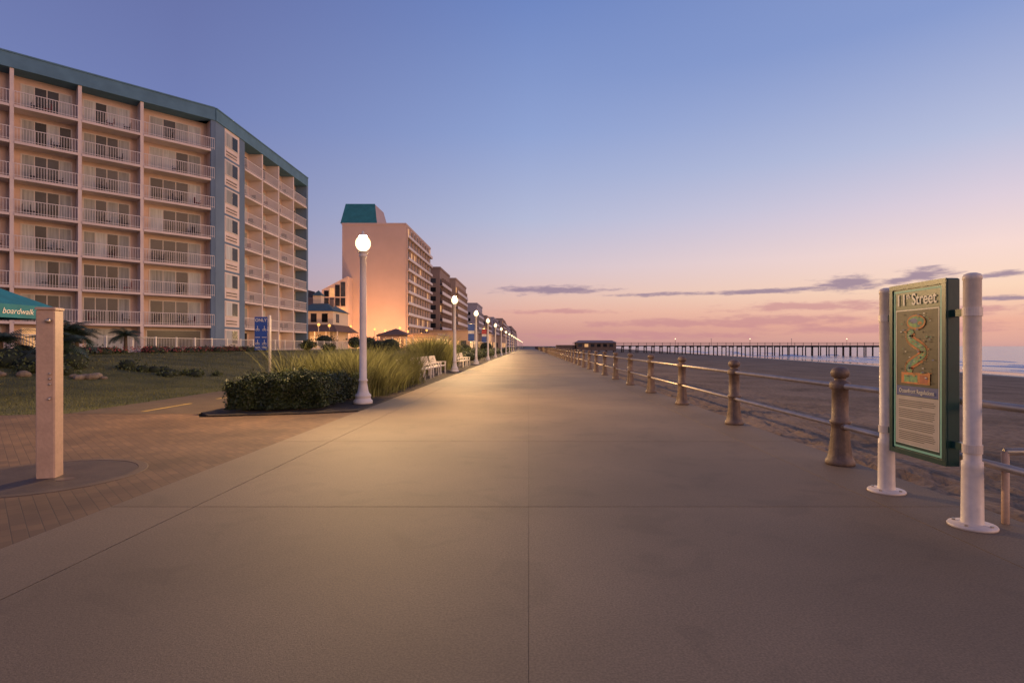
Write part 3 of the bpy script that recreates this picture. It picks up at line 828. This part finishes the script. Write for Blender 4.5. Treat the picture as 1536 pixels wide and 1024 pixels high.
def block(x0,x1,y0,y1,h,m,fl_=2.9,bay=4.0,name='hotel_building',roof=None,front=True):
    t=MB(); t.box(x0,x1,y0,y1,0,h,m); t.box(x0-.2,x1+.2,y0-.2,y1+.2,h+.001,h+.7,roof or m)
    t.box(x0+4,x0+9,y0+3,y0+8,h+.701,h+3,m)
    k=0
    while 1+(k+1)*fl_<h:
        z=1+k*fl_
        t.box(x1+.001,x1+.9,y0,y1,z-.25,z,m); t.box(x1+.85,x1+.9,y0,y1,z+.001,z+.95,railm)
        y=y0+.5
        while y+bay*.7<y1:
            t.box(x1+.001,x1+.05,y,y+bay*.62,z+.1,z+2.2,glass if R()<.88 else warmglass)
            t.box(x1+.001,x1+.84,y+bay*.72,y+bay*.8,z+.001,z+fl_-.251,m); y+=bay
        if front:
            x=x0+1
            while x+2.2<x1:
                t.box(x,x+1.8,y0-.05,y0-.001,z+.7,z+2.2,glass if R()<.85 else warmglass); x+=3.4
        k+=1
    return t.obj(name)
tan=mat('tan_block',(.38,.27,.21,1),.85,.06,.3)
tan2=mat('brown_block',(.26,.18,.15,1),.85,.06,.3)
grey=mat('grey_block',(.38,.34,.36,1),.85,.06,.3)
block(-50,-28.9,180,202,26.6,tan2,name='brick_hotel')
block(-46,-27.2,206,240,26.2,tan,name='beige_hotel')
block(-44,-24.5,262,292,21.3,grey,name='grey_hotel')
block(-40,-22.8,300,330,17.5,tan,name='beige_hotel')
block(-42,-22,345,400,19,grey,name='grey_hotel')
block(-42,-20,420,480,22,tan,name='beige_hotel')
block(-42,-20,500,600,20,grey,name='grey_hotel')
block(-50,-20,640,900,24,tan2,name='brick_hotel')
block(-70,-52,150,190,14,tan2,name='brick_hotel')
for (xa,xb,ya,yb,h_) in ((-29,-18,108,124,3.6),(-27,-16,150,176,5.5),(-24,-14,190,230,5.5),(-22,-12,250,290,6)):
    t=MB(); t.box(xa,xb,ya,yb,0,h_,tan); t.box(xa-.3,xb+.3,ya-.3,yb+.3,h_+.001,h_+.4,tan2)
    x=xa+.6
    while x+1.6<xb: t.box(x,x+1.5,ya-.04,ya-.001,1,3,warmglass if R()<.75 else glass); x+=2
    y=ya+.6
    while y+1.6<yb: t.box(xb+.001,xb+.04,y,y+1.5,1,3,warmglass if R()<.75 else glass); y+=2.2
    t.obj('beach_shop')
v=empty('victorian_house'); vw=mat('clapboard',(.62,.50,.38,1),.8,.05,2,stretch=(1,1,12)); vr=mat('brown_roof',(.15,.085,.055,1),.8,.2,2); vt=mat('slate_teal_roof',(.06,.11,.12,1),.7,.2,2)
t=MB(); t.box(-40,-33.6,95,103,0,7.5,vw)
t.add([(-40.3,94.7,7.5),(-33.3,94.7,7.5),(-33.3,103.3,7.5),(-40.3,103.3,7.5),(-38,97.5,9.0),(-35.5,97.5,9.0),(-35.5,100.5,9.0),(-38,100.5,9.0)],[(0,1,5,4),(1,2,6,5),(2,3,7,6),(3,0,4,7),(4,5,6,7)],vt)
t.box(-38,-36.6,97.5,99,8.9,10.4,vw); t.add([(-38.2,97.3,10.4),(-36.4,97.3,10.4),(-36.4,99.2,10.4),(-38.2,99.2,10.4),(-37.3,98.25,11.4)],[(0,1,4),(1,2,4),(2,3,4),(3,0,4)],vt)
t.box(-35.2,-34.6,98,98.6,8,9.8,tan2)
t.add([(-41,91,3.9),(-31.5,91,3.9),(-31.5,103,3.9),(-41,103,3.9),(-40,95,5.2),(-33.5,95,5.2),(-33.5,103,5.2),(-40,103,5.2)],[(0,1,5,4),(1,2,6,5),(2,3,7,6),(3,0,4,7)],vr)
for i in range(6): t.box(-40.9+i*1.85,-40.75+i*1.85,91.2,91.35,0,3.9,white)
for i in range(3):
    t.box(-39.3+i*1.9,-38.3+i*1.9,94.95,94.999,5.6,7.1,glass); t.box(-39.4+i*1.9,-38.0+i*1.9,94.95,94.999,1.2,3.2,warmglass)
t.box(-33.599,-33.55,96.5,98,5.6,7.1,glass)
t.obj('house_body',v)
t=MB()
t.add([(-27.0,98,3.5),(-21.5,98,3.5),(-21.5,104,3.5),(-27.0,104,3.5),(-24.2,101,4.7)],[(0,1,4),(1,2,4),(2,3,4),(3,0,4)],vr)
for a in (-26.8,-24.2,-21.7):
    for b_ in (98.2,103.8): t.lathe([(.12,0),(.1,3.5)],a,b_,white,8)
t.box(-27.0,-21.5,98,98.1,3.2,3.5,vr)
t.obj('beach_pavilion')
for (x,y,z,p) in ((-36,122,2.5,9000),(-31,124,2.5,5500),(-46,124,3,4000),(-36.5,88,2.2,1300),(-22,104,2.4,900)):
    l=bpy.data.lights.new('floodlight','POINT'); l.energy=p; l.color=(1,.45,.17); l.shadow_soft_size=.2
    o=bpy.data.objects.new('floodlight',l); o.location=(x,y,z); scene.collection.objects.link(o)

# ---------------------------------------------------------------- pier
pr=empty('fishing_pier'); wood=mat('pier_timber',(.07,.055,.05,1),.9,.25,2)
t=MB(); PY=200
t.box(16,128,PY-2.2,PY+2.2,1.45,1.8,wood)
x=17
while x<128:
    for yy in (PY-2,PY+2): t.lathe([(.22,-4),(.19,1.45)],x+U(-.15,.15),yy,wood,7)
    t.box(x-.12,x+.12,PY-2.4,PY+2.4,1.1,1.449,wood)
    t.box(x-.06,x+.06,PY-2.25,PY-2.13,1.8,2.8,wood); x+=U(2.5,3.1)
for z in (2.3,2.7): t.box(16,128,PY-2.24,PY-2.14,z,z+.1,wood); t.box(16,128,PY+2.14,PY+2.24,z,z+.1,wood)
t.box(102,125,PY-4,PY-2.21,1.46,1.79,wood)
t.obj('deck_and_piles',pr)
phw=mat('pier_house_wall',(.14,.10,.08,1),.85,.2,1)
t=MB(); t.box(17,31,PY-4,PY+5,.0,2.7,phw); t.add([(16.5,PY-4.5,2.7),(31.5,PY-4.5,2.7),(31.5,PY+5.5,2.7),(16.5,PY+5.5,2.7),(18,PY,3.6),(30,PY,3.6)],[(0,1,5,4),(1,2,5),(2,3,4,5),(3,0,4)],tan2)
for i in range(6): t.box(17.6+i*2.2,18.9+i*2.2,PY-4.05,PY-4.001,1.2,2.3,warmglass if i in(1,) else glass)
t.box(10,16.5,PY-3,PY+4,-.3,1.9,phw)
t.obj('pier_house',pr)
t=MB()
for x in (53,80,115,95,66):
    t.tube((x,PY,1.8),(x,PY,4.0),.06,wood,6); t.sphere((x,PY,4.1),.17,glob if x in(80,115,53) else white,8,6)
t.obj('pier_lamps',pr)
t=MB()
for i in range(14):
    bush(t,(U(6,16),U(215,420),-.2),U(1.2,2.2),130,.22,shrubm,.7,dkcore)
t.obj('dune_scrub')
